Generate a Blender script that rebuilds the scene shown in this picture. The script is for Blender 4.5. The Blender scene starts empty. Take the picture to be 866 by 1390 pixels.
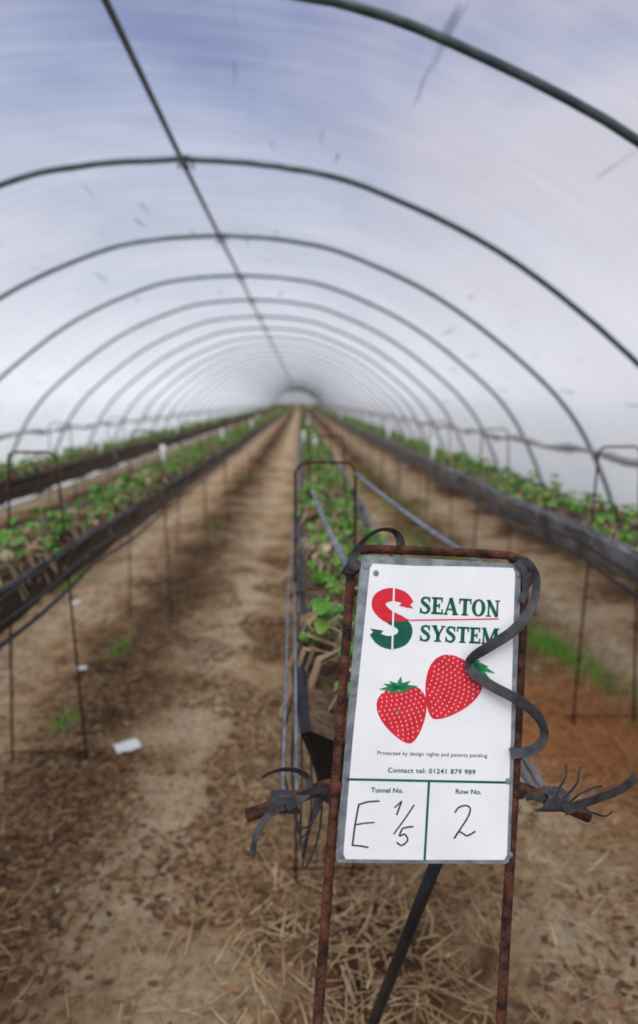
import bpy, math, random, bmesh
import numpy as np
from mathutils import Vector, noise, Matrix
random.seed(7); rng=np.random.default_rng(7)
scene=bpy.context.scene
scene.view_settings.view_transform='Standard'
V=Vector

# ------------------------------------------------------------------ materials
def newmat(name):
    m=bpy.data.materials.new(name); m.use_nodes=True
    nt=m.node_tree; nt.nodes.clear()
    out=nt.nodes.new('ShaderNodeOutputMaterial')
    return m,nt,out
def N(nt,t,**kw):
    n=nt.nodes.new(t)
    for k,v in kw.items():
        if hasattr(n,k): setattr(n,k,v)
        else: n.inputs[k].default_value=v
    return n
def ramp(nt,stops):
    r=nt.nodes.new('ShaderNodeValToRGB')
    el=r.color_ramp.elements
    while len(el)<len(stops): el.new(0.5)
    for e,(p,c) in zip(el,stops):
        e.position=p; e.color=(*c,1) if len(c)==3 else c
    return r
def simple(name,c1,c2,scale=30,rough=.6,metal=0,bump=0,bscale=None,spec=.4,detail=4):
    m,nt,out=newmat(name)
    b=N(nt,'ShaderNodeBsdfPrincipled'); b.inputs['Roughness'].default_value=rough
    b.inputs['Metallic'].default_value=metal; b.inputs['Specular IOR Level'].default_value=spec
    g=N(nt,'ShaderNodeNewGeometry')
    n=N(nt,'ShaderNodeTexNoise'); n.inputs['Scale'].default_value=scale; n.inputs['Detail'].default_value=detail
    nt.links.new(g.outputs['Position'],n.inputs['Vector'])
    r=ramp(nt,[(.35,c1),(.65,c2)])
    nt.links.new(n.outputs['Fac'],r.inputs[0]); nt.links.new(r.outputs[0],b.inputs['Base Color'])
    if bump:
        n2=N(nt,'ShaderNodeTexNoise'); n2.inputs['Scale'].default_value=bscale or scale*3; n2.inputs['Detail'].default_value=5
        nt.links.new(g.outputs['Position'],n2.inputs['Vector'])
        bp=N(nt,'ShaderNodeBump'); bp.inputs['Strength'].default_value=bump; bp.inputs['Distance'].default_value=.01
        nt.links.new(n2.outputs['Fac'],bp.inputs['Height']); nt.links.new(bp.outputs[0],b.inputs['Normal'])
    nt.links.new(b.outputs[0],out.inputs[0])
    return m
def island(name,cols,rough=.55,trans=0.25):
    m,nt,out=newmat(name)
    g=N(nt,'ShaderNodeNewGeometry')
    k=len(cols); r=ramp(nt,[(i/(k-1),c) for i,c in enumerate(cols)])
    nt.links.new(g.outputs['Random Per Island'],r.inputs[0])
    b=N(nt,'ShaderNodeBsdfPrincipled'); b.inputs['Roughness'].default_value=rough
    b.inputs['Specular IOR Level'].default_value=.3
    nt.links.new(r.outputs[0],b.inputs['Base Color'])
    if trans>0:
        t=N(nt,'ShaderNodeBsdfTranslucent'); nt.links.new(r.outputs[0],t.inputs[0])
        mx=N(nt,'ShaderNodeMixShader'); mx.inputs[0].default_value=trans
        nt.links.new(b.outputs[0],mx.inputs[1]); nt.links.new(t.outputs[0],mx.inputs[2])
        nt.links.new(mx.outputs[0],out.inputs[0])
    else: nt.links.new(b.outputs[0],out.inputs[0])
    return m

M_rust=simple('rusty_pipe',(.03,.015,.012),(.15,.055,.032),55,.85,.1,.6,200,.25)
M_galv=simple('galvanised_hoop',(.05,.08,.085),(.105,.14,.15),9,.42,.55,.05,80)
M_plate=simple('galvanised_plate',(.16,.19,.20),(.34,.37,.38),45,.5,.5,.15,150)
M_white=simple('white_laminate',(.84,.86,.86),(.91,.92,.92),14,.35,0,.04,60,.4)
M_green=simple('print_green',(.0,.09,.05),(.0,.115,.065),60,.45)
M_red=simple('print_red',(.62,.012,.025),(.74,.02,.04),60,.45)
M_leafp=simple('print_leaf_green',(.01,.20,.07),(.02,.27,.09),60,.45)
M_ink=simple('marker_ink',(.012,.012,.014),(.03,.03,.035),90,.5)
M_seed=simple('print_seed_white',(.85,.76,.74),(.9,.85,.83),60,.5)
M_black=simple('black_polythene',(.006,.006,.008),(.022,.024,.028),12,.38,0,.8,22,.5)
M_grey=simple('grey_polythene',(.05,.055,.065),(.27,.29,.32),6,.4,0,.8,18,.5)
M_hose=simple('black_hose',(.010,.010,.012),(.025,.025,.03),20,.45)
M_peat=simple('peat',(.05,.03,.018),(.15,.09,.05),40,.95,0,.8,80)
M_roll=simple('rolled_polythene',(.30,.29,.28),(.48,.47,.46),5,.5,0,.6,14)
M_enddim=simple('end_dimming_grey',(.42,.44,.46),(.52,.54,.56),3,.8)  # plain grey picked to dim the glow at the far end
M_paper=simple('paper_scrap',(.7,.7,.7),(.82,.82,.82),20,.7)
M_tag=simple('white_tag',(.75,.75,.77),(.85,.85,.86),20,.6)
M_leaf=island('strawberry_leaf',[(.02,.085,.010),(.06,.20,.022),(.14,.33,.04),(.085,.26,.03),(.26,.42,.08),(.035,.13,.015)],.45,.28)
M_dry=island('dry_stems',[(.20,.13,.07),(.42,.31,.18),(.13,.075,.045),(.50,.40,.27)],.8,.1)
M_grass=island('grass_blade',[(.07,.21,.015),(.15,.38,.03),(.22,.48,.05),(.10,.28,.02)],.5,.3)
M_straw=island('straw',[(.17,.095,.045),(.45,.31,.165),(.25,.125,.055),(.58,.44,.26),(.11,.06,.03)],.8,.05)
M_straw2=island('rusty_straw',[(.36,.135,.045),(.48,.22,.08),(.22,.08,.03)],.8,.05)
M_dead=island('dead_leaf',[(.07,.036,.018),(.18,.095,.045),(.04,.022,.014),(.30,.17,.08),(.10,.045,.022)],.85,.05)
M_hedge=island('hedge_leaf',[(.02,.06,.01),(.05,.12,.02),(.08,.16,.03)],.7,.1)

def strap_mat():
    m,nt,out=newmat('woven_strap')
    g=N(nt,'ShaderNodeNewGeometry')
    w=N(nt,'ShaderNodeTexWave'); w.inputs['Scale'].default_value=260; w.inputs['Distortion'].default_value=1
    nt.links.new(g.outputs['Position'],w.inputs['Vector'])
    n=N(nt,'ShaderNodeTexNoise'); n.inputs['Scale'].default_value=60
    nt.links.new(g.outputs['Position'],n.inputs['Vector'])
    ad=N(nt,'ShaderNodeMath',operation='MULTIPLY_ADD'); ad.inputs[1].default_value=.35
    nt.links.new(w.outputs['Fac'],ad.inputs[0]); nt.links.new(n.outputs['Fac'],ad.inputs[2])
    r=ramp(nt,[(.4,(.014,.014,.016)),(.85,(.075,.075,.082))])
    nt.links.new(ad.outputs[0],r.inputs[0])
    b=N(nt,'ShaderNodeBsdfPrincipled'); b.inputs['Roughness'].default_value=.45
    nt.links.new(r.outputs[0],b.inputs['Base Color'])
    bp=N(nt,'ShaderNodeBump'); bp.inputs['Strength'].default_value=.6; bp.inputs['Distance'].default_value=.001
    nt.links.new(w.outputs['Fac'],bp.inputs['Height']); nt.links.new(bp.outputs[0],b.inputs['Normal'])
    nt.links.new(b.outputs[0],out.inputs[0]); return m
M_strap=strap_mat()
M_tape=simple('grey_tape',(.07,.08,.09),(.17,.18,.20),25,.5)

def film_mat():
    m,nt,out=newmat('polythene_film')
    g=N(nt,'ShaderNodeNewGeometry')
    sep=N(nt,'ShaderNodeSeparateXYZ'); nt.links.new(g.outputs['Position'],sep.inputs[0])
    mr=N(nt,'ShaderNodeMapRange'); mr.interpolation_type='SMOOTHSTEP'
    mr.inputs['From Min'].default_value=1.5; mr.inputs['From Max'].default_value=2.9
    mr.inputs['To Min'].default_value=.93; mr.inputs['To Max'].default_value=.24
    nt.links.new(sep.outputs['Z'],mr.inputs['Value'])
    mp=N(nt,'ShaderNodeMapping'); mp.inputs['Scale'].default_value=(1.0,10,1.0)
    mp.inputs['Rotation'].default_value=(0,0,.3)
    nt.links.new(g.outputs['Position'],mp.inputs['Vector'])
    n=N(nt,'ShaderNodeTexNoise'); n.inputs['Scale'].default_value=1.0; n.inputs['Detail'].default_value=6
    nt.links.new(mp.outputs[0],n.inputs['Vector'])
    n2=N(nt,'ShaderNodeTexNoise'); n2.inputs['Scale'].default_value=.8; n2.inputs['Detail'].default_value=3
    nt.links.new(g.outputs['Position'],n2.inputs['Vector'])
    m1=N(nt,'ShaderNodeMapRange'); m1.inputs['From Min'].default_value=.45; m1.inputs['From Max'].default_value=.75
    m1.inputs['To Min'].default_value=0; m1.inputs['To Max'].default_value=.08
    nt.links.new(n.outputs['Fac'],m1.inputs['Value'])
    m2=N(nt,'ShaderNodeMapRange'); m2.inputs['From Min'].default_value=.35; m2.inputs['From Max'].default_value=.7
    m2.inputs['To Min'].default_value=-.06; m2.inputs['To Max'].default_value=.12
    nt.links.new(n2.outputs['Fac'],m2.inputs['Value'])
    a=N(nt,'ShaderNodeMath',operation='ADD'); nt.links.new(mr.outputs[0],a.inputs[0]); nt.links.new(m1.outputs[0],a.inputs[1])
    a2=N(nt,'ShaderNodeMath',operation='ADD'); a2.use_clamp=True
    nt.links.new(a.outputs[0],a2.inputs[0]); nt.links.new(m2.outputs[0],a2.inputs[1])
    a3=N(nt,'ShaderNodeMath',operation='MINIMUM'); a3.inputs[1].default_value=.95; nt.links.new(a2.outputs[0],a3.inputs[0])
    mp3=N(nt,'ShaderNodeMapping'); mp3.inputs['Scale'].default_value=(1.3,.12,1.3); mp3.inputs['Rotation'].default_value=(.15,.1,-.45)
    nt.links.new(g.outputs['Position'],mp3.inputs['Vector'])
    n3=N(nt,'ShaderNodeTexNoise'); n3.inputs['Scale'].default_value=9; n3.inputs['Detail'].default_value=2
    nt.links.new(mp3.outputs[0],n3.inputs['Vector'])
    sc=ramp(nt,[(.68,(.90,.91,.95)),(.75,(.45,.46,.5))]); nt.links.new(n3.outputs['Fac'],sc.inputs[0])
    tr=N(nt,'ShaderNodeBsdfTransparent')
    sc2=ramp(nt,[(.68,(1,1,1)),(.75,(.70,.70,.72))]); nt.links.new(n3.outputs['Fac'],sc2.inputs[0]); nt.links.new(sc2.outputs[0],tr.inputs[0])
    tl=N(nt,'ShaderNodeBsdfTranslucent'); nt.links.new(sc.outputs[0],tl.inputs[0])
    df=N(nt,'ShaderNodeBsdfDiffuse'); df.inputs[0].default_value=(.82,.83,.88,1)
    md=N(nt,'ShaderNodeMixShader'); md.inputs[0].default_value=.22
    nt.links.new(tl.outputs[0],md.inputs[1]); nt.links.new(df.outputs[0],md.inputs[2])
    mx=N(nt,'ShaderNodeMixShader')
    nt.links.new(a3.outputs[0],mx.inputs[0]); nt.links.new(tr.outputs[0],mx.inputs[1]); nt.links.new(md.outputs[0],mx.inputs[2])
    nt.links.new(mx.outputs[0],out.inputs[0]); return m
M_film=film_mat()

ROWS=[-2.40,-1.13,.165,1.50]
def ground_mat():
    m,nt,out=newmat('tunnel_soil')
    g=N(nt,'ShaderNodeNewGeometry')
    sep=N(nt,'ShaderNodeSeparateXYZ'); nt.links.new(g.outputs['Position'],sep.inputs[0])
    def noi(s,d,rough=.6,dist=0):
        n=N(nt,'ShaderNodeTexNoise'); n.inputs['Scale'].default_value=s; n.inputs['Detail'].default_value=d
        n.inputs['Roughness'].default_value=rough; n.inputs['Distortion'].default_value=dist
        nt.links.new(g.outputs['Position'],n.inputs['Vector']); return n
    big=noi(1.3,6,.6,.4); mid=noi(6,9,.75,.3); fine=noi(30,9,.8)
    a=N(nt,'ShaderNodeMath',operation='MULTIPLY_ADD'); a.inputs[1].default_value=1/1.295; a.inputs[2].default_value=-.165/1.295+20
    nt.links.new(sep.outputs['X'],a.inputs[0])
    pp=N(nt,'ShaderNodeMath',operation='PINGPONG'); pp.inputs[1].default_value=.5; nt.links.new(a.outputs[0],pp.inputs[0])
    p2=N(nt,'ShaderNodeMath',operation='MULTIPLY'); p2.inputs[1].default_value=.8; nt.links.new(pp.outputs[0],p2.inputs[0])
    s=N(nt,'ShaderNodeMath',operation='MULTIPLY_ADD'); s.inputs[1].default_value=1.1; nt.links.new(big.outputs['Fac'],s.inputs[0])
    nt.links.new(p2.outputs[0],s.inputs[2])
    s2=N(nt,'ShaderNodeMath',operation='MULTIPLY_ADD'); s2.inputs[1].default_value=.95; nt.links.new(mid.outputs['Fac'],s2.inputs[0])
    nt.links.new(s.outputs[0],s2.inputs[2])
    r=ramp(nt,[(.0,(.04,.020,.011)),(.27,(.115,.060,.031)),(.44,(.25,.148,.075)),(.62,(.43,.295,.17)),(1,(.60,.47,.32))])
    mr=N(nt,'ShaderNodeMapRange'); mr.inputs['From Min'].default_value=.83; mr.inputs['From Max'].default_value=1.52
    nt.links.new(s2.outputs[0],mr.inputs['Value']); nt.links.new(mr.outputs[0],r.inputs[0])
    sp=ramp(nt,[(.34,(.38,.35,.32)),(.5,(.98,.97,.96)),(.68,(1.32,1.28,1.2))])
    nt.links.new(fine.outputs['Fac'],sp.inputs[0])
    mul=N(nt,'ShaderNodeMix',data_type='RGBA',blend_type='MULTIPLY'); mul.inputs[0].default_value=1
    nt.links.new(r.outputs[0],mul.inputs[6]); nt.links.new(sp.outputs[0],mul.inputs[7])
    ax=N(nt,'ShaderNodeMath',operation='ADD'); ax.inputs[1].default_value=.71; nt.links.new(sep.outputs['X'],ax.inputs[0])
    ab=N(nt,'ShaderNodeMath',operation='ABSOLUTE'); nt.links.new(ax.outputs[0],ab.inputs[0])
    gr=N(nt,'ShaderNodeMapRange'); gr.inputs['From Min'].default_value=3.6; gr.inputs['From Max'].default_value=4.3
    nt.links.new(ab.outputs[0],gr.inputs['Value'])
    mg=N(nt,'ShaderNodeMix',data_type='RGBA'); nt.links.new(gr.outputs[0],mg.inputs[0])
    nt.links.new(mul.outputs[2],mg.inputs[6]); mg.inputs[7].default_value=(.30,.33,.22,1)
    b=N(nt,'ShaderNodeBsdfPrincipled'); b.inputs['Roughness'].default_value=.95; b.inputs['Specular IOR Level'].default_value=.15
    nt.links.new(mg.outputs[2],b.inputs['Base Color'])
    bp=N(nt,'ShaderNodeBump'); bp.inputs['Strength'].default_value=1; bp.inputs['Distance'].default_value=.04
    ad=N(nt,'ShaderNodeMath',operation='MULTIPLY_ADD'); ad.inputs[1].default_value=.5
    nt.links.new(fine.outputs['Fac'],ad.inputs[0]); nt.links.new(mid.outputs['Fac'],ad.inputs[2])
    nt.links.new(ad.outputs[0],bp.inputs['Height']); nt.links.new(bp.outputs[0],b.inputs['Normal'])
    nt.links.new(b.outputs[0],out.inputs[0]); return m
M_ground=ground_mat()

# ------------------------------------------------------------------ mesh helper
class MB:
    def __init__(s): s.v=[];s.f=[];s.m=[]
    def add(s,vs,fs,mi=0):
        o=len(s.v); s.v.extend([tuple(p) for p in vs]); s.f.extend([tuple(i+o for i in f) for f in fs]); s.m.extend([mi]*len(fs))
    def tube(s,pts,r,n=8,mi=0,caps=True):
        pts=[V(p) for p in pts]; k=len(pts)
        rr=r if isinstance(r,(list,tuple)) else [r]*k
        vs=[];up=None
        for i,p in enumerate(pts):
            t=(pts[min(i+1,k-1)]-pts[max(i-1,0)]).normalized()
            if up is None:
                up=V((0,0,1)) if abs(t.z)<.9 else V((1,0,0))
            a=t.cross(up)
            if a.length<1e-5: a=t.cross(V((0,1,0)))
            a.normalize(); b=a.cross(t).normalized(); up=b
            for j in range(n):
                q=2*math.pi*j/n; vs.append(p+(a*math.cos(q)+b*math.sin(q))*rr[i])
        fs=[]
        for i in range(k-1):
            for j in range(n):
                fs.append((i*n+j,i*n+(j+1)%n,(i+1)*n+(j+1)%n,(i+1)*n+j))
        if caps: fs.append(tuple(range(n))[::-1]); fs.append(tuple((k-1)*n+j for j in range(n)))
        s.add(vs,fs,mi)
    def ribbon(s,pts,wvecs,mi=0,th=.0006):
        vs=[];k=len(pts)
        for i,(p,w) in enumerate(zip(pts,wvecs)):
            p=V(p);w=V(w); t=(V(pts[min(i+1,k-1)])-V(pts[max(i-1,0)])).normalized()
            nn=t.cross(w).normalized()*th
            vs+= [p-w-nn,p+w-nn,p+w+nn,p-w+nn]
        fs=[]
        for i in range(k-1):
            for j in range(4): fs.append((i*4+j,i*4+(j+1)%4,(i+1)*4+(j+1)%4,(i+1)*4+j))
        fs.append((3,2,1,0)); fs.append(tuple((k-1)*4+j for j in range(4)))
        s.add(vs,fs,mi)
    def obj(s,name,mats,parent=None,smooth=True):
        me=bpy.data.meshes.new(name); me.from_pydata(s.v,[],s.f)
        for m in mats: me.materials.append(m)
        me.polygons.foreach_set('material_index',s.m)
        me.polygons.foreach_set('use_smooth',[smooth]*len(s.f)); me.update()
        o=bpy.data.objects.new(name,me); scene.collection.objects.link(o)
        if parent: o.parent=parent
        return o
def np_obj(name,verts,faces,mats,midx=None,parent=None,smooth=False):
    me=bpy.data.meshes.new(name)
    verts=np.asarray(verts,dtype=np.float32); faces=np.asarray(faces,dtype=np.int32)
    k=faces.shape[1]
    me.vertices.add(len(verts)); me.vertices.foreach_set('co',verts.ravel())
    me.loops.add(faces.size); me.loops.foreach_set('vertex_index',faces.ravel())
    me.polygons.add(len(faces)); me.polygons.foreach_set('loop_start',np.arange(0,faces.size,k,dtype=np.int32))
    me.polygons.foreach_set('loop_total',np.full(len(faces),k,dtype=np.int32))
    for m in mats: me.materials.append(m)
    if midx is not None: me.polygons.foreach_set('material_index',np.asarray(midx,dtype=np.int32))
    me.polygons.foreach_set('use_smooth',np.full(len(faces),smooth))
    me.update(calc_edges=True); me.validate()
    o=bpy.data.objects.new(name,me); scene.collection.objects.link(o)
    if parent: o.parent=parent
    return o
def empty(name,loc=(0,0,0)):
    e=bpy.data.objects.new(name,None); e.empty_display_size=.1; scene.collection.objects.link(e); return e
def catmull(pts,n=8):
    pts=[np.array(p,float) for p in pts]; P=[2*pts[0]-pts[1]]+pts+[2*pts[-1]-pts[-2]]
    out=[]
    for i in range(1,len(P)-2):
        a,b,c,d=P[i-1:i+3]
        for j in range(n):
            t=j/n
            out.append(.5*((2*b)+(-a+c)*t+(2*a-5*b+4*c-d)*t*t+(-a+3*b-3*c+d)*t**3))
    out.append(pts[-1]); return out

# ------------------------------------------------------------------ ground
def gh(x,y):
    amp=.026 if y<25 else .012
    h=noise.fractal(V((x*1.6,y*1.6,0)),1,2,4)*amp
    h+=noise.noise(V((x*9,y*9,3)))*.009+noise.noise(V((x*22,y*22,7)))*.004
    d=abs(((x-.165)/1.295+.5)%1-.5)
    h+=.035*max(0,1-d/.22) if abs(x+.71)<3.6 else 0
    return h-.01
xs=[-300,-120,-50,-20,-10,-6]+list(np.arange(-4.8,3.6,.04))+[5,8,14,30,80,200,300]
ys=[-6,-3,-1.5,-.5]; y=0.
while y<9: ys.append(y); y+=.04
while y<110: ys.append(y); y*=1.02
ys+= [140,200,350,700]
gv=[(x,y,gh(x,y)) for y in ys for x in xs]; nx=len(xs)
gf=[(j*nx+i,j*nx+i+1,(j+1)*nx+i+1,(j+1)*nx+i) for j in range(len(ys)-1) for i in range(nx-1)]
np_obj('ground',gv,gf,[M_ground],smooth=True)

# ------------------------------------------------------------------ polytunnel
tun=empty('polytunnel')
XC=-.71
prof_half=[(0,3.10),(.57,3.06),(1.13,2.94),(1.98,2.56),(2.77,1.99),(3.3,1.46),(3.66,.80),(3.80,.3),(3.84,-.15)]
half=catmull(prof_half,6)
prof=[(-p[0],p[1]) for p in half[::-1]][:-1]+[(p[0],p[1]) for p in half]
Y1=92.
hy=[-1.3,.55,2.46]+[4.20+1.84*k for k in range(48)]
hb=MB()
for i,y in enumerate(hy):
    dx=random.uniform(-.012,.012); tl=random.uniform(-.02,.02)
    if i==2: tl=.03
    hb.tube([(XC+p[0]+dx,y+tl*p[0]/3,p[1]+random.uniform(-.002,.002)) for p in prof],.0185,10)
hb.obj('hoops',[M_galv],tun)
rb=MB()
rb.tube([(XC,-2,3.055)]+[(XC+math.sin(y)*.006,y,3.055) for y in hy[1:]],.0155,10)
for y in hy[1:]:
    rb.tube([(XC-.05,y+.03,3.05),(XC-.02,y-.02,3.11),(XC+.02,y-.02,3.11),(XC+.05,y+.03,3.05)],.007,6)
    rb.tube([(XC,y-.035,3.052),(XC,y+.035,3.052)],.022,10)
rb.obj('ridge_pole',[M_galv],tun)
fv=[];fys=list(np.arange(-3.16,Y1,.46))
for y in fys:
    ph=((y-4.20)/1.84)%1; sag=.035*math.sin(math.pi*ph)
    for i,p in enumerate(prof):
        k=1+(.045-sag)/3.2
        fv.append((XC+p[0]*k,y,max(p[1]*k,-.02) if p[1]>0 else -.02))
npf=len(prof)
ff=[(j*npf+i,j*npf+i+1,(j+1)*npf+i+1,(j+1)*npf+i) for j in range(len(fys)-1) for i in range(npf-1)]
np_obj('roof_film',fv,ff,[M_film],parent=tun,smooth=True)
em=MB(); vs=[];up=[p for p in prof if p[1]>1.3]  # sheet added across the far end to cover the bright sky opening
for p in up: vs+= [(XC+p[0],fys[-1]-.02,p[1]),(XC+p[0],fys[-1]-.02,1.3)]
em.add(vs,[(2*i,2*i+1,2*i+3,2*i+2) for i in range(len(up)-1)])
em.obj('added_end_sheet',[M_enddim],tun,False)
rl=MB()
for sgn in (-1,1):
    pts=[];rad=[]
    for y in np.arange(-2,90,.3):
        ph=((y-4.2)/1.84)%1
        pts.append((XC+sgn*(3.42+.02*math.sin(y*3)),y,1.16-.05*math.sin(math.pi*ph)+.01*math.sin(y*7)))
        rad.append(.032+.012*math.sin(y*5.1)+.006*math.sin(y*13))
    rl.tube(pts,rad,8)
rl.obj('rolled_side_sheet',[M_roll],tun)

# ------------------------------------------------------------------ plants
def plant_template(seed,nleaf=17,R=.145,H=.145,big=1.0,dry=22):
    r=np.random.default_rng(seed); vs=[];fs=[];mi=[]
    for i in range(nleaf):
        az=r.uniform(0,2*math.pi); rad=R*math.sqrt(r.uniform(.03,1)); h=H*(1.05-.75*(rad/R)**2)*r.uniform(.6,1.15)
        c=np.array([rad*math.cos(az),rad*math.sin(az),h])
        out=np.array([math.cos(az),math.sin(az),0]); side=np.array([-math.sin(az),math.cos(az),0])
        tilt=-.9*(rad/R)+r.uniform(-.4,.5)
        L=r.uniform(.024,.046)*big; isdry=r.random()<.14
        for a in (-1.25,0,1.25):
            a+=r.uniform(-.15,.15)
            d=out*math.cos(a)+side*math.sin(a); d=d*math.cos(tilt)+np.array([0,0,math.sin(tilt)]); d/=np.linalg.norm(d)
            s=np.cross(d,[0,0,1.]); s/=np.linalg.norm(s)+1e-6; n=np.cross(s,d)
            o=len(vs); W=L*.42
            for t,w,z in [(0,.12,0),(.35,.85,.1),(.72,.95,.02),(1.0,.3,-.14)]:
                vs.append(c+d*L*t-s*W*w+n*L*(z+.16*w)); vs.append(c+d*L*t+n*L*z); vs.append(c+d*L*t+s*W*w+n*L*(z+.16*w))
            for k in range(3):
                fs.append((o+k*3,o+k*3+1,o+k*3+4,o+k*3+3)); fs.append((o+k*3+1,o+k*3+2,o+k*3+5,o+k*3+4)); mi+=[1 if isdry else 0]*2
        b=np.array([r.uniform(-.02,.02),r.uniform(-.02,.02),-.01]); o=len(vs); w=side*.0016
        mid=(b+c)*.5+np.array([0,0,.02])
        for q in (b,mid,c): vs+= [q-w,q+w]
        fs+=[(o,o+1,o+3,o+2),(o+2,o+3,o+5,o+4)]; mi+=[1 if r.random()<.5 else 0]*2
    for i in range(dry):
        az=r.choice([0,math.pi])+r.uniform(-1.1,1.1); o=len(vs)
        d=np.array([math.cos(az),math.sin(az),0]); s=np.array([-d[1],d[0],0])*r.uniform(.002,.011)
        e=r.uniform(.8,1.05)
        q0=d*.05+np.array([0,0,.02+r.uniform(0,.05)]); q1=d*.13*e+np.array([0,0,.04+r.uniform(-.01,.03)]); q2=d*.185*e+np.array([0,0,-.02-r.uniform(0,.06)])
        for q in (q0,q1,q2): vs+=[q-s,q+s]
        fs+=[(o,o+1,o+3,o+2),(o+2,o+3,o+5,o+4)]; mi+=[1,1]
    return np.array(vs),np.array(fs),np.array(mi)
TPL=[plant_template(11+i) for i in range(7)]
TPLF=[plant_template(31+i,11,big=1.25,dry=9) for i in range(4)]
def plants(name,cx,y0,y1,z0,parent):
    VV=[];FF=[];MM=[];o=0; y=y0
    while y<y1:
        T=TPL[rng.integers(0,7)] if y<22 else TPLF[rng.integers(0,4)]
        a=rng.choice([0,math.pi])+rng.uniform(-.35,.35); sc=rng.uniform(.62,1.14)
        c,s=math.cos(a),math.sin(a)
        v=T[0]@np.array([[c,s,0],[-s,c,0],[0,0,1]])*sc
        v=v+np.array([cx+rng.uniform(-.04,.04),y,z0])
        VV.append(v);FF.append(T[1]+o);MM.append(T[2]);o+=len(v)
        y+=rng.uniform(.12,.23) if y<22 else rng.uniform(.22,.36)
    return np_obj(name,np.vstack(VV),np.vstack(FF),[M_leaf,M_dry],np.concatenate(MM),parent)

# ------------------------------------------------------------------ rows
def support(mb,cx,y,wt=.20,wb=.32,top=1.39,r=.0055,bar=.22):
    j=lambda a:random.uniform(-a,a)
    t=wt/2;b=wb/2; lx=j(.012)
    pl=[(cx-b+lx,y+j(.02),-.04),(cx-t+lx*.5,y,top-.03),(cx-t+.012,y,top-.008),(cx-t+.03,y,top),
        (cx+t-.03,y,top),(cx+t-.012,y,top-.008),(cx+t+lx*.5,y,top-.03),(cx+b+lx,y+j(.02),-.04)]
    mb.tube(pl,r,8)
    mb.tube([(cx-bar,y+.014,.985),(cx-bar*.45,y+.014,1.01),(cx+bar*.45,y+.014,1.01),(cx+bar,y+.014,.985)],r,8)
    mb.tube([(cx-b-.03,y+.013,.05),(cx+b+.03,y+.013,.05)],.0045,6)
def make_row(cx,y0,frames,bagmat,marks,centre=False):
    e=empty('strawberry_row')
    bv=[];ys=[];y=y0
    while y<90: ys.append(y); y+= .05 if y<12 else .4
    cs=[(-.175,1.005),(-.168,.985),(-.155,.93),(-.13,.86),(-.07,.815),(0,.805),(.07,.815),(.13,.86),(.155,.93),(.168,.985),(.175,1.005),(.15,.995),(.10,.975),(0,.985),(-.10,.975),(-.15,.995)]
    k=len(cs); fs=[];mi=[]
    for i,y in enumerate(ys):
        fill=.5+.5*abs(math.sin(y*2.9+cx))**.6
        for j,(x,z) in enumerate(cs):
            q=noise.noise(V((x*8+cx,y*3.3,z*8)))
            q2=noise.noise(V((x*20+cx,y*11,z*20)))
            bulge=(.030*q+.020*q2) if j<11 else .01*q
            dz=-.06*(fill-.6) if 2<j<8 else 0
            if j in (0,10,9,1): dz+=.016*q2
            bv.append((cx+x*(1+bulge*4),y,z+bulge*.9+dz))
    for i in range(len(ys)-1):
        for j in range(k):
            fs.append((i*k+j,i*k+(j+1)%k,(i+1)*k+(j+1)%k,(i+1)*k+j)); mi.append(1 if 11<=j<=14 else 0)
    mb=MB(); mb.v=bv; mb.f=fs; mb.m=mi
    mb.f.append(tuple(range(k))); mb.m.append(0)
    mb.obj('growing_bag',[bagmat,M_peat],e)
    plants('strawberry_plants',cx,y0+.12,89.5,.985,e)
    fb=MB()
    for i,y in enumerate(frames):
        if centre and i==0: support(fb,.078,y,.185,.19,1.415,.0045,.12)
        else: support(fb,cx,y)
    fb.obj('support_frames',[M_rust],e)
    tb=MB(); ty0=frames[0] if centre else y0-.1
    for off,z in ((-.205,1.02),(-.185,1.035),(.205,1.02),(.185,1.035)):
        pts=[]; yy=ty0
        while yy<90:
            ph=((yy-frames[0])/1.95)%1
            pts.append((cx+off+.004*math.sin(yy*2+off*50),yy,z-.022*math.sin(math.pi*ph))); yy+=.2 if yy<15 else .6
        tb.ribbon(pts,[(.0045*math.cos(.6),0,.0045*math.sin(.6))]*len(pts),0,.0008)
    tb.obj('support_tapes',[M_tape],e)
    hb=MB()
    for off,z in (((.215,.955),(.03,1.0)) if centre else ((-.215,.955),(.215,.955),(.23,.90),(-.235,.90),(.03,1.0))):
        pts=[];yy=y0
        while yy<90:
            ph=((yy-frames[0])/1.95)%1
            pts.append((cx+off+.006*math.sin(yy*3.1),yy,z-.03*math.sin(math.pi*ph)+.006*math.sin(yy*5))); yy+=.2 if yy<15 else .6
        hb.tube(pts,.0075,6)
    hb.obj('drip_hoses',[M_hose],e)
    wb=MB()
    for y in marks:
        x=cx+random.choice([-.12,.1,0])
        wb.tube([(x,y,.99),(x,y,1.02),(x+.002,y,1.2),(x+.002,y,1.21)],[.005,.022,.026,.02],10)
    if marks: wb.obj('white_markers',[M_tag],e)
    return e
fr=lambda s:[s+1.95*k for k in range(int((89-s)/1.95))]
make_row(ROWS[0],-.5,fr(.6),M_black,[7.4,12,17,25])
make_row(ROWS[1],-.5,fr(.75),M_black,[5.8,9.3,13.5,19,30])
rc=make_row(ROWS[2],1.12,fr(1.95),M_black,[7.5,8.6,14.,21,32],True)
make_row(ROWS[3],-.5,fr(1.0),M_grey,[6.6,10,15,22,40])

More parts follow.
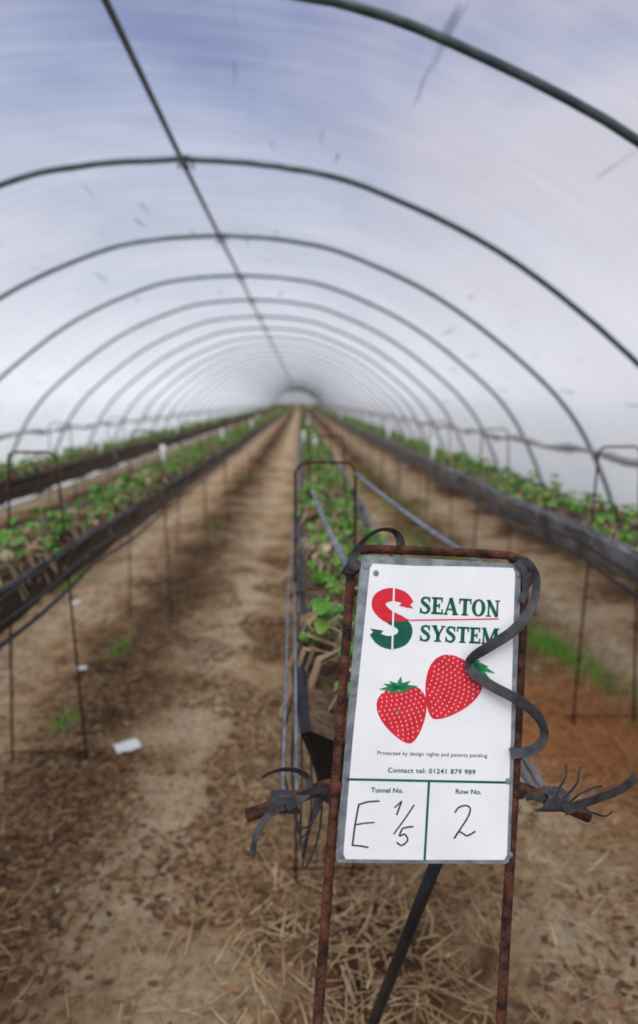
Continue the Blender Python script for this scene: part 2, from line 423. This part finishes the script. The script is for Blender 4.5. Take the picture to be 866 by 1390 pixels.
# ------------------------------------------------------------------ row sign
sg=empty('row_sign')
P0=V((.0456,.8072,.970)); EU=V((.2486,.0166,-.0205)); EV=V((.0439,.1227,.4032)); NN=EU.cross(EV).normalized()
CAM=V((0,0,1.6))
Rr=V((.99959,-.0288,0)); Ff=V((.0286,.99235,-.1201)); Uu=V((.00346,.12005,.99277))
IM=Matrix((EU,EV,NN)).transposed().inverted()
def uv(x,y):
    d=Rr*((x-433)/866)+Uu*((650-y)/866)+Ff
    t=(P0-CAM).dot(NN)/d.dot(NN)
    q=IM@(CAM+d*t-P0); return q.x,q.y
def S(u,v,h=0): return P0+EU*u+EV*v+NN*h
def A(x,y,h=0):
    u,v=uv(x,y); return S(u,v,h)
pb=MB()
cor=[]
for cx_,cy_,a0 in ((1,1,0),(0,1,90),(0,0,180),(1,0,270)):
    for k in range(5):
        a=math.radians(a0+k*22.5); ru=.03;rv=.018
        cor.append(((cx_-ru*(1 if cx_ else -1))+ru*math.cos(a),(cy_-rv*(1 if cy_ else -1))+rv*math.sin(a)))
def slab(mb,poly,h0,h1,mi=0):
    n=len(poly)
    mb.add([S(u,v,h0) for u,v in poly]+[S(u,v,h1) for u,v in poly],
        [tuple(range(n))[::-1],tuple(range(n,2*n))]+[(i,(i+1)%n,(i+1)%n+n,i+n) for i in range(n)],mi)
slab(pb,cor,-.0015,0)
pb.obj('metal_plate',[M_plate],sg,False)
wbm=MB()
wp=[uv(*p) for p in ((506,765),(560,768),(640,769),(696,771),(699,778),(696,870),(693,1000),(688,1160),(684,1167),(560,1167),(469,1166),(466,1159),(478,1010),(490,890),(502,771))]
slab(wbm,wp[::-1],.0002,.0009)
wbm.obj('white_face',[M_white],sg,False)
bb=MB()
for x,y in ((496,768),(703,779),(462,1160),(692,1160),(510,778),(689,1060),(541,965),(480,940)):
    c=uv(x,y); big=1 if x!=541 else .6
    for r_,h0,h1 in ((.0042*big,.0009,.0018),(.0026*big,.0018,.0026)):
        slab(bb,[(c[0]+r_/.25*math.cos(t),c[1]+r_/.423*math.sin(t)) for t in np.linspace(0,2*math.pi,13)[:-1]],h0,h1)
bb.obj('rivets',[M_plate],sg,False)

pr=MB() # 0 green 1 red 2 leaf 3 ink 4 seed 5 white
H1=.0012
def poly(pts,mi,h=H1,mp=A):
    c=np.mean(np.array(pts),axis=0)
    vs=[mp(c[0],c[1],h)]+[mp(p[0],p[1],h) for p in pts]; n=len(pts)
    pr.add(vs,[(0,i+1,(i+1)%n+1) for i in range(n)],mi)
def stroke(pts,w,mi,h=H1,mp=A):
    pts=[np.array(p,float) for p in pts];k=len(pts); ww=w if isinstance(w,list) else [w]*k
    vs=[]
    for i,p in enumerate(pts):
        t=pts[min(i+1,k-1)]-pts[max(i-1,0)]; t/=np.linalg.norm(t)+1e-9; nn=np.array([-t[1],t[0]])*ww[i]/2
        vs+=[mp(*(p-nn),h),mp(*(p+nn),h)]
    pr.add(vs,[(2*i,2*i+1,2*i+3,2*i+2) for i in range(k-1)],mi)
def smooth_stroke(pts,w,mi,h=H1,mp=A,n=8):
    c=catmull(pts,n); k=len(c)
    if isinstance(w,list): w=list(np.interp(np.linspace(0,1,k),np.linspace(0,1,len(w)),w))
    stroke(c,w,mi,h,mp)
smooth_stroke([(556,821),(547,811),(531,807),(517,812),(514,822),(522,833),(536,841)],[13,16,18,19,19,18,17],1)
smooth_stroke([(530,839),(543,845),(550,855),(545,867),(530,872),(516,868),(506,858)],[17,18,19,19,18,15,11],0,H1+.0002)
poly([(511,827),(522,826),(552,840),(556,841),(552,843),(528,843)],1,H1+.0003)
poly([(502,853),(520,856),(513,864)],0,H1+.0003); poly([(541,822),(561,826),(550,815)],1,H1+.0003)
stroke([(534.5,796),(532.0,883)],2.6,5,H1+.0005)
stroke([(556,842),(677,840)],1.6,1)
def letter(ch,mp,mi):
    st=lambda a,b,w:stroke([a,b],w,mi,H1,mp)
    box=lambda x0,x1,y0,y1:poly([(x0,y0),(x1,y0),(x1,y1),(x0,y1)],mi,H1,mp)
    if ch=='E':
        box(.1,.33,0,1);box(0,.70,.88,1);box(0,.74,0,.12);box(.2,.52,.44,.56);box(.61,.70,.70,1);box(.65,.74,0,.31);box(.46,.54,.34,.66)
    if ch=='T':
        box(.28,.52,0,1);box(0,.80,.88,1);box(0,.09,.68,1);box(.71,.80,.68,1);box(.17,.63,0,.08)
    if ch=='A':
        st((.1,0),(.42,1),.11);st((.40,1),(.76,0),.24);box(.2,.62,.27,.37);box(-.02,.26,0,.08);box(.54,.94,0,.08)
    if ch=='N':
        box(.1,.21,0,1);box(.66,.77,0,1);st((.13,.98),(.70,.02),.22);box(0,.32,0,.08);box(0,.2,.92,1);box(.55,.88,.92,1)
    if ch=='Y':
        box(.32,.56,0,.5);st((.16,1),(.46,.42),.23);st((.78,1),(.48,.42),.12);box(.2,.68,0,.08);box(0,.36,.92,1);box(.62,.92,.92,1)
    if ch=='M':
        box(.1,.2,0,1);box(.84,1.07,0,1);st((.16,1),(.52,.05),.22);st((.9,1),(.52,.05),.12);box(0,.31,0,.08);box(0,.2,.92,1);box(.72,1.18,0,.08);box(.9,1.18,.92,1)
    if ch=='O':
        n=28;vs=[]
        for i in range(n):
            a=2*math.pi*i/n; vs+=[mp(.44+.44*math.cos(a),.5+.52*math.sin(a),H1),mp(.44+.20*math.cos(a),.5+.41*math.sin(a),H1)]
        pr.add(vs,[(2*i,2*i+1,(2*i+3)%(2*n),(2*i+2)%(2*n)) for i in range(n)],mi)
    if ch=='S':
        smooth_stroke([(.60,.74),(.50,.90),(.33,.95),(.16,.86),(.14,.70),(.30,.56),(.50,.42),(.58,.25),(.48,.08),(.30,.04),(.12,.12),(.05,.30)],[.08,.12,.12,.16,.2,.23,.23,.2,.15,.12,.12,.07],mi,H1,mp,6)
        box(.56,.63,.66,1);box(.02,.09,0,.34)
ADV=dict(E=.80,T=.84,A=.95,N=.94,Y=.92,M=1.24,O=.94,S=.74)
def word(s,x0,x1,yb,cap,mi=0):
    u0,v0=uv(x0,yb); u1,_=uv(x1,yb); capv=abs(uv(x0,yb-cap)[1]-v0)
    tot=sum(ADV[c] for c in s)-.05; sx=(u1-u0)/tot; x=0
    for c in s:
        letter(c,lambda a,b,h,x=x:S(u0+(x+a)*sx,v0+b*capv,h),mi); x+=ADV[c]
word('SEATON',569,678,832.5,23); word('SYSTEM',569,677,870,22)
def text(s,x0,x1,yb,cap,mi,bold=0.0,sp=1.0):
    cu=bpy.data.curves.new('t','FONT'); cu.body=s; cu.size=1; cu.offset=bold; cu.space_character=sp; cu.resolution_u=3
    o=bpy.data.objects.new('t',cu); scene.collection.objects.link(o)
    dg=bpy.context.evaluated_depsgraph_get(); me=bpy.data.meshes.new_from_object(o.evaluated_get(dg))
    vs=[tuple(v.co) for v in me.vertices]; fs=[tuple(p.vertices) for p in me.polygons]
    w0=min(v[0] for v in vs);w1=max(v[0] for v in vs)
    u0,v0=uv(x0,yb);u1,_=uv(x1,yb);capv=abs(uv(x0,yb-cap)[1]-v0)
    pr.add([S(u0+(v[0]-w0)/(w1-w0)*(u1-u0),v0+v[1]/.72*capv,H1) for v in vs],fs,mi)
    bpy.data.objects.remove(o); bpy.data.curves.remove(cu); bpy.data.meshes.remove(me)
text('Protected by design rights and patents pending',512,661,1024,5.2,0,.012,1.1)
text('Contact tel: 01241 879 989',526,645,1048,6.5,0,.02,1.1)
text('Tunnel No.',503,547,1075,6.5,0,.02); text('Row No.',618,653,1077,6.5,0,.02)
stroke([(471,1057.5),(691,1062)],3,0); stroke([(582,1061),(576,1167)],3,0)
smooth_stroke([(515,1087),(500,1088),(486,1092)],2,3); smooth_stroke([(487,1091),(482,1118),(478,1148)],2.2,3)
smooth_stroke([(483,1119),(495,1117),(508,1116)],1.8,3); smooth_stroke([(478,1147),(490,1148),(500,1150)],2,3)
smooth_stroke([(535,1096),(541,1091),(545,1087)],1.8,3); smooth_stroke([(545,1087),(541,1098),(538,1106)],2,3)
smooth_stroke([(562,1092),(550,1110),(534,1132)],1.8,3)
smooth_stroke([(546,1124),(542,1134),(549,1132),(553,1140),(545,1147),(538,1143)],2,3); smooth_stroke([(546,1124),(555,1122),(561,1122)],2,3)
smooth_stroke([(617,1103),(622,1096),(632,1093),(638,1098),(634,1110),(625,1124),(616,1138)],2,3)
smooth_stroke([(616,1138),(622,1129),(628,1131),(634,1134),(645,1128)],2,3)
def berry(top,tip,W,mi=1):
    top=np.array(top,float);tip=np.array(tip,float);ax=tip-top;Ln=np.linalg.norm(ax);ax/=Ln;pp=np.array([-ax[1],ax[0]])
    wid=lambda s:W*max(0,math.sin(math.pi*s**.60))**.62 if 0<s<1 else 0
    ss=[0,.01,.03,.07,.12,.2,.3,.4,.5,.6,.7,.8,.88,.94,.98,1]
    pts=[top+ax*Ln*s+pp*wid(s) for s in ss]+[top+ax*Ln*s-pp*wid(s) for s in ss[::-1][1:-1]]
    poly(pts,mi,H1)
    row=0; s=.07
    while s<.95:
        w=wid(s)-2.5; x=-w+((row%2)*3.4+1)
        while x<w:
            c=top+ax*(Ln*s-3*abs(x)/W)+pp*x
            poly([c+pp*.75*math.cos(t)+ax*1.5*math.sin(t) for t in np.linspace(0,2*math.pi,7)[:-1]],4,H1+.0003); x+=6.8
        s+=6.0/Ln; row+=1
berry((539,932),(557,1009),34); berry((632,897),(587,975),38.5)
def leafp(a,b,w):
    a=np.array(a,float);b=np.array(b,float);t=b-a;n=np.array([-t[1],t[0]])/np.linalg.norm(t)*w
    poly([a-n*.4,a+t*.4-n,b,a+t*.4+n,a+n*.4],2,H1+.0004)
for b in ((514,935),(520,928),(528,924),(544,918),(557,924),(567,931),(553,940),(530,941)): leafp((541,934),b,3.6)
for b in ((665,922),(672,914),(663,905),(651,896),(640,895),(643,912),(655,919)): leafp((643,902),b,3.8)
pr.obj('printed_artwork',[M_green,M_red,M_leafp,M_ink,M_seed,M_white],sg,False)

fb=MB(); h=-.009
def ext(a,b,z):
    t=(z-a.z)/(b.z-a.z); return a+(b-a)*t
L0=A(479,765,h);L1=A(440,1290,h);R0=A(716,782,h);R1=A(689,1290,h)
top=[ext(L0,L1,-.05),L1,A(458,1050,h),L0,A(480,754,h),A(488,746,h),A(505,745,h),A(600,748,h),A(690,753,h),A(706,757,h),A(715,767,h),R0,A(703,1050,h),R1,ext(R0,R1,-.05)]
fb.tube(top,.0070,12)
fb.tube([A(334,1112,-.012),A(390,1092,-.014),A(440,1074,-.018),A(470,1068,-.022),A(580,1066,-.024),A(690,1070,-.022),A(722,1078,-.018),A(760,1093,-.014),A(805,1112,-.012)],.0090,12)
for x,y in ((455,1072),(706,1076),(481,770),(715,790)):
    c=A(x,y,-.008); fb.tube([c+V((-.009,0,-.008)),c+V((0,-.003,0)),c+V((.009,0,.008))],[.006,.0105,.006],8)
fb.obj('rusty_frame',[M_rust],sg)
st=MB(); a=CAM+(Rr*((612-433)/866)+Uu*((650-1120)/866)+Ff)*.98; b=CAM+(Rr*((545-433)/866)+Uu*((650-1290)/866)+Ff)*1.10
st.tube([a,b,ext(a,b,-.03)],.0100,12)
st.obj('black_strut',[M_hose],sg)
sb=MB()
def strap(pts,wpx=17,tw=None,fr=7):
    k=len(pts); tw=tw or [0]*k
    c=catmull(pts,fr); t=np.interp(np.linspace(0,1,len(c)),np.linspace(0,1,k),tw)
    P=[A(p[0],p[1],p[2]) for p in c]; W=[]; w=wpx/2*.00101
    for i in range(len(P)):
        tg=(P[min(i+1,len(P)-1)]-P[max(i-1,0)]).normalized()
        s=NN.cross(tg); s=s.normalized() if s.length>1e-4 else EU.normalized()
        W.append((s*math.cos(t[i])+NN*math.sin(t[i]))*w)
    sb.ribbon(P,W,0,.0004)
strap([(697,765,-.012),(706,761,.004),(716,770,.012),(723,786,.012),(721,808,.012),(711,832,.014),(690,856,.016),(660,876,.014),(640,890,.010),(633,901,.008),(640,913,.010),(664,930,.014),(694,946,.018),(717,963,.018),(731,984,.016),(731,1003,.012),(716,1017,.010),(690,1021,.008)],15,
      [0,.4,.9,1.15,1.1,.8,.3,0,-.3,-.6,-.3,-.1,.1,.5,1.1,1.15,.8,.5])
strap([(700,762,.004),(709,776,.008),(711,800,.006),(706,818,.004)],10,[.1,.2,.3,.6])
strap([(474,778,.004),(477,762,.006),(486,745,.004),(500,728,-.002),(520,718,-.008),(538,721,-.010),(546,735,-.012),(543,752,-.014)],14,[0,.1,.6,1.1,1.3,1.2,.6,.3])
strap([(486,764,.003),(476,770,.008),(469,781,-.004)],16)
for k in range(4):
    x=377+k*6.5
    strap([(x-4,1078,-.02),(x-5,1083,.004),(x+2,1094,.007),(x+7,1102,.002),(x+6,1104,-.018)],9,[.2,0,0,0,.2])
strap([(355,1056,.0),(365,1048,.006),(385,1042,.008),(405,1045,.006),(418,1056,.004),(416,1072,.008),(404,1082,.012),(388,1092,.012)],12,[1.1,1.0,.9,.8,.6,.3,.2,0])
strap([(402,1076,.010),(420,1070,.012),(438,1072,.004),(450,1080,-.004)],8,[.5,.3,.2,.2])
strap([(385,1090,.012),(370,1098,.012),(356,1112,.010),(346,1135,.008),(342,1160,.006)],10,[0,.2,.9,1.0,.5])
strap([(398,1082,.012),(376,1084,.014),(366,1096,.012)],9)
for k in range(4):
    x=740+k*7
    strap([(x+4,1074,-.02),(x+6,1080,.004),(x,1090,.007),(x-4,1100,.002),(x-3,1104,-.018)],9,[.2,0,0,0,.2])
strap([(760,1096,.012),(775,1090,.014),(800,1082,.012),(830,1072,.010),(848,1062,.008),(860,1052,.006)],15,[0,.2,.4,.3,.3,.2])
strap([(752,1086,.012),(764,1074,.014),(778,1058,.012),(782,1038,.010)],4,[0,.3,.5,.5])
strap([(748,1086,.012),(752,1068,.014),(762,1052,.012),(764,1036,.010)],4,[0,.3,.5,.5])
strap([(762,1090,.012),(780,1074,.014),(800,1066,.012),(812,1064,.010)],3,[0,.3,.5,.5])
strap([(774,1096,.012),(795,1098,.014),(815,1104,.012),(826,1098,.010)],3,[0,.3,.5,.5])
strap([(735,1084,.008),(722,1078,.010),(712,1082,.002)],10)
sb.obj('woven_straps',[M_strap],sg,False)
tb=MB()
def line(a,b,w=.0055,sag=.01,ang=.5,n=14):
    a=V(a);b=V(b);pts=[]
    for i in range(n+1):
        t=i/n;p=a.lerp(b,t);p.z-=sag*math.sin(math.pi*t);pts.append(p)
    tb.ribbon(pts,[(w*math.cos(ang),0,w*math.sin(ang))]*(n+1),0,.0006)
kl=A(384,1084,-.018); kr=A(752,1086,-.018)
line(kl,(-.04,1.95,1.02),.0036); line(kl+V((.02,0,.004)),(-.02,1.95,1.035),.0036)
line(kr,(.37,1.95,1.02)); line(A(735,1082,-.018),(.35,1.95,1.035))
line(A(475,772,-.012),(.035,1.95,1.33),.006); line(A(712,800,-.014),(.165,1.95,1.385),.006)
tb.obj('bracing_tapes',[M_tape],sg)
wb2=MB()
for k in range(5):
    pts=catmull([(-.02+.01*k,1.25+.05*k,.99),(-.04+.02*k,1.2,.90-.03*k),(.0,1.12,.80-.02*k),(.05,1.16+.03*k,.86),(.05,1.25,.95)],6)
    wb2.tube(pts,.0022,6)
wb2.obj('drip_wires',[M_hose],rc)

# ------------------------------------------------------------------ ground litter
def blades(name,items,mat):
    VV=[];FF=[];o=0
    for x,y,L,w,az,lean,curl,z in items:
        d=np.array([math.cos(az),math.sin(az)]); s=np.array([-d[1],d[0],0])*w
        for i in range(4):
            t=i/3; a=lean+curl*t; p=np.array([x+d[0]*L*t*math.cos(a),y+d[1]*L*t*math.cos(a),z+L*t*math.sin(a)])
            ww=s*(1-.8*t*t); VV+=[p-ww,p+ww]
        for i in range(3): FF.append((o+2*i,o+2*i+1,o+2*i+3,o+2*i+2))
        o+=8
    return np_obj(name,VV,FF,[mat])
gz=gh
U=random.uniform; G=random.gauss
it=[]
patches=[(1.5,9.6,.28,1.2,520),(1.62,4.0,.11,.28,460),(1.72,3.5,.12,.3,160),(1.35,7,.1,.6,200),(.2,3.8,.12,.6,200),(-1.15,3.9,.07,.1,50),(-2.1,5.6,.12,.2,160),(-1.15,3.0,.04,.1,40),
 (1.5,14,.3,2,500),(-1.1,8,.1,.6,90),(.25,2.6,.08,.2,90),(1.55,6,.15,.5,300),(-1.1,13,.15,2,120),(.2,10,.15,3,200),(1.0,12,.2,1.5,220),(1.2,5.3,.08,.3,120)]
for cx,cy,rx,ry,n in patches:
    for _ in range(n):
        x=G(cx,rx*.7);y=G(cy,ry*.7)
        it.append((x,y,U(.04,.12),U(.002,.004),U(0,6.28),U(.7,1.4),U(-.8,.1),gz(x,y)-.005))
blades('grass_patch',it,M_grass)
it=[];it2=[];it3=[]
def litter(lst,n,fx,fy,L=(.03,.12),w=(.0012,.003),clump=None):
    c=0
    while c<n:
        x=fx();y=fy()
        if clump is not None and noise.noise(V((x*2.2,y*2.2,11)))<clump: continue
        c+=1
        lst.append((x,y,U(*L),U(*w),U(0,6.28),U(.0,.25),U(-.3,.2),gz(x,y)+.003))
litter(it,5000,lambda:G(.22,.2),lambda:U(.9,6),(.04,.16))
litter(it,900,lambda:G(-.05,.2),lambda:U(1.2,3.4),(.04,.14))
litter(it,4200,lambda:G(-1.13,.17),lambda:U(.9,9))
litter(it,4600,lambda:G(1.42,.25),lambda:U(.9,8))
litter(it,1800,lambda:G(.95,.3),lambda:U(1.4,6))
litter(it,1500,lambda:U(-4,3),lambda:U(1,14))
litter(it2,5600,lambda:G(1.40,.17),lambda:G(2.85,.3),(.05,.18),(.0012,.0026))
litter(it2,1400,lambda:G(1.05,.25),lambda:G(4.3,1.2),(.04,.12),(.001,.002))
LL=(.012,.042);WW=(.004,.011)
litter(it3,4200,lambda:G(-.26,.2),lambda:U(1.8,6.5),LL,WW,.02)
litter(it3,4600,lambda:G(-1.05,.2),lambda:U(1.2,8),LL,WW,-.05)
litter(it3,3200,lambda:G(-1.0,.14),lambda:U(1.6,2.8),LL,WW)
litter(it3,2400,lambda:G(.85,.35),lambda:U(1.4,8),LL,WW,0)
litter(it3,3800,lambda:G(1.35,.3),lambda:U(1.4,8),LL,WW,-.1)
litter(it3,1200,lambda:G(-1.9,.3),lambda:U(2.5,9),LL,WW,0)
litter(it3,900,lambda:U(-4,3),lambda:U(1.2,12),LL,WW)
blades('straw_litter',it,M_straw); blades('rusty_straw_litter',it2,M_straw2); blades('dead_leaf_litter',it3,M_dead)
cb=MB()
def blob(c,r,mi=0,sub=1):
    bm=bmesh.new(); bmesh.ops.create_icosphere(bm,subdivisions=sub,radius=1)
    sx,sy,sz=r*U(.7,1.3),r*U(.7,1.3),r*U(.4,.8); o=U(0,50)
    vs=[]
    for v in bm.verts:
        k=1+.35*noise.noise(v.co*1.5+V((o,o,o))); vs.append((c[0]+v.co.x*sx*k,c[1]+v.co.y*sy*k,c[2]+v.co.z*sz*k))
    cb.add(vs,[tuple(v.index for v in f.verts) for f in bm.faces],mi); bm.free()
for _ in range(1500):
    row=random.choice([-1.13,-1.13,.165,1.5,-.9]); x=G(row,.26); y=U(1.2,7); blob((x,y,gz(x,y)+.002),random.choice([.006,.009,.013,.020]))
for _ in range(900):
    x=U(-4,3);y=U(1.2,9); blob((x,y,gz(x,y)),random.choice([.004,.006,.009,.012]))
cb.obj('soil_clods',[simple('clod_soil',(.09,.05,.028),(.35,.24,.14),9,.95,0,.6,60,.15)],None,False)
def scrap(x,y,a,b,rot):
    mb=MB();vs=[];n=5
    for i in range(n):
        for j in range(n):
            u=(i/(n-1)-.5)*a;v=(j/(n-1)-.5)*b
            X=x+u*math.cos(rot)-v*math.sin(rot);Y=y+u*math.sin(rot)+v*math.cos(rot)
            vs.append((X,Y,gz(x,y)+.018+.010*noise.noise(V((X*30,Y*30,1)))))
    mb.add(vs,[(i*n+j,i*n+j+1,(i+1)*n+j+1,(i+1)*n+j) for i in range(n-1) for j in range(n-1)])
    mb.obj('paper_scrap',[M_paper])
scrap(-.81,2.82,.11,.09,.5); scrap(-1.32,3.70,.06,.05,.2); scrap(-1.80,5.0,.08,.07,1)

HV=[];HF=[];o=0
for _ in range(5000):
    x=U(-30,30);y=U(99,103);z=U(0,2.6)*(.8+.2*math.sin(x)); a=U(0,6.28);s=U(.12,.3)
    d=np.array([math.cos(a),math.sin(a),U(-.6,.6)])*s; e=np.array([-math.sin(a),math.cos(a),U(-.6,.6)])*s; c=np.array([x,y,z])
    HV+=[c-d,c-e*.6,c+d,c+e*.6]; HF.append((o,o+1,o+2,o+3)); o+=4
np_obj('hedge',HV,HF,[M_hedge])

# ------------------------------------------------------------------ sky
w=bpy.data.worlds.new('World'); scene.world=w; w.use_nodes=True; nt=w.node_tree; nt.nodes.clear()
out=nt.nodes.new('ShaderNodeOutputWorld'); bg=nt.nodes.new('ShaderNodeBackground')
tc=nt.nodes.new('ShaderNodeTexCoord'); sep=nt.nodes.new('ShaderNodeSeparateXYZ'); nt.links.new(tc.outputs['Generated'],sep.inputs[0])
base=ramp(nt,[(0,(.76,.79,.84)),(.12,(.58,.62,.70)),(.24,(.41,.45,.57)),(.34,(.29,.34,.50)),(.41,(.13,.20,.42)),(.48,(.04,.09,.31)),(.62,(.05,.10,.32)),(.85,(.6,.64,.72)),(1,(.9,.92,.96))])
nt.links.new(sep.outputs['Z'],base.inputs[0])
mp=N(nt,'ShaderNodeMapping'); mp.inputs['Scale'].default_value=(1.0,1.0,2.2); mp.inputs['Location'].default_value=(.15,.1,.5)
nt.links.new(tc.outputs['Generated'],mp.inputs['Vector'])
cn=N(nt,'ShaderNodeTexNoise'); cn.inputs['Scale'].default_value=2.6; cn.inputs['Detail'].default_value=4; cn.inputs['Roughness'].default_value=.45
nt.links.new(mp.outputs[0],cn.inputs['Vector'])
# cloud bank thicker towards the right (+X) of the tunnel
cx=N(nt,'ShaderNodeMath',operation='MULTIPLY_ADD'); cx.inputs[1].default_value=.22; nt.links.new(sep.outputs['X'],cx.inputs[0]); nt.links.new(cn.outputs['Fac'],cx.inputs[2])
cr=ramp(nt,[(.44,(0,0,0)),(.68,(.75,.75,.75))]); nt.links.new(cx.outputs[0],cr.inputs[0])
mx=N(nt,'ShaderNodeMix',data_type='RGBA'); nt.links.new(cr.outputs[0],mx.inputs[0]); nt.links.new(base.outputs[0],mx.inputs[6]); mx.inputs[7].default_value=(.56,.53,.60,1)
nt.links.new(mx.outputs[2],bg.inputs[0]); bg.inputs[1].default_value=1.0
nt.links.new(bg.outputs[0],out.inputs[0])
sd=bpy.data.lights.new('sun','SUN'); sd.energy=3.1; sd.angle=math.radians(50); sd.color=(1,.98,.96)
so=bpy.data.objects.new('sun',sd); scene.collection.objects.link(so)
so.rotation_euler=V((-.22,-.5,1)).to_track_quat('Z','Y').to_euler(); so.location=(-3,-4,12)

# ------------------------------------------------------------------ camera
cd=bpy.data.cameras.new('camera'); co=bpy.data.objects.new('camera',cd); scene.collection.objects.link(co)
co.matrix_world=Matrix(((Rr.x,Uu.x,-Ff.x,0),(Rr.y,Uu.y,-Ff.y,0),(Rr.z,Uu.z,-Ff.z,1.6),(0,0,0,1)))
cd.sensor_fit='HORIZONTAL'; cd.sensor_width=24; cd.lens=24; cd.shift_y=-45/866; cd.clip_start=.05; cd.clip_end=2000
cd.dof.use_dof=True; cd.dof.focus_distance=.93; cd.dof.aperture_fstop=2.1
scene.camera=co
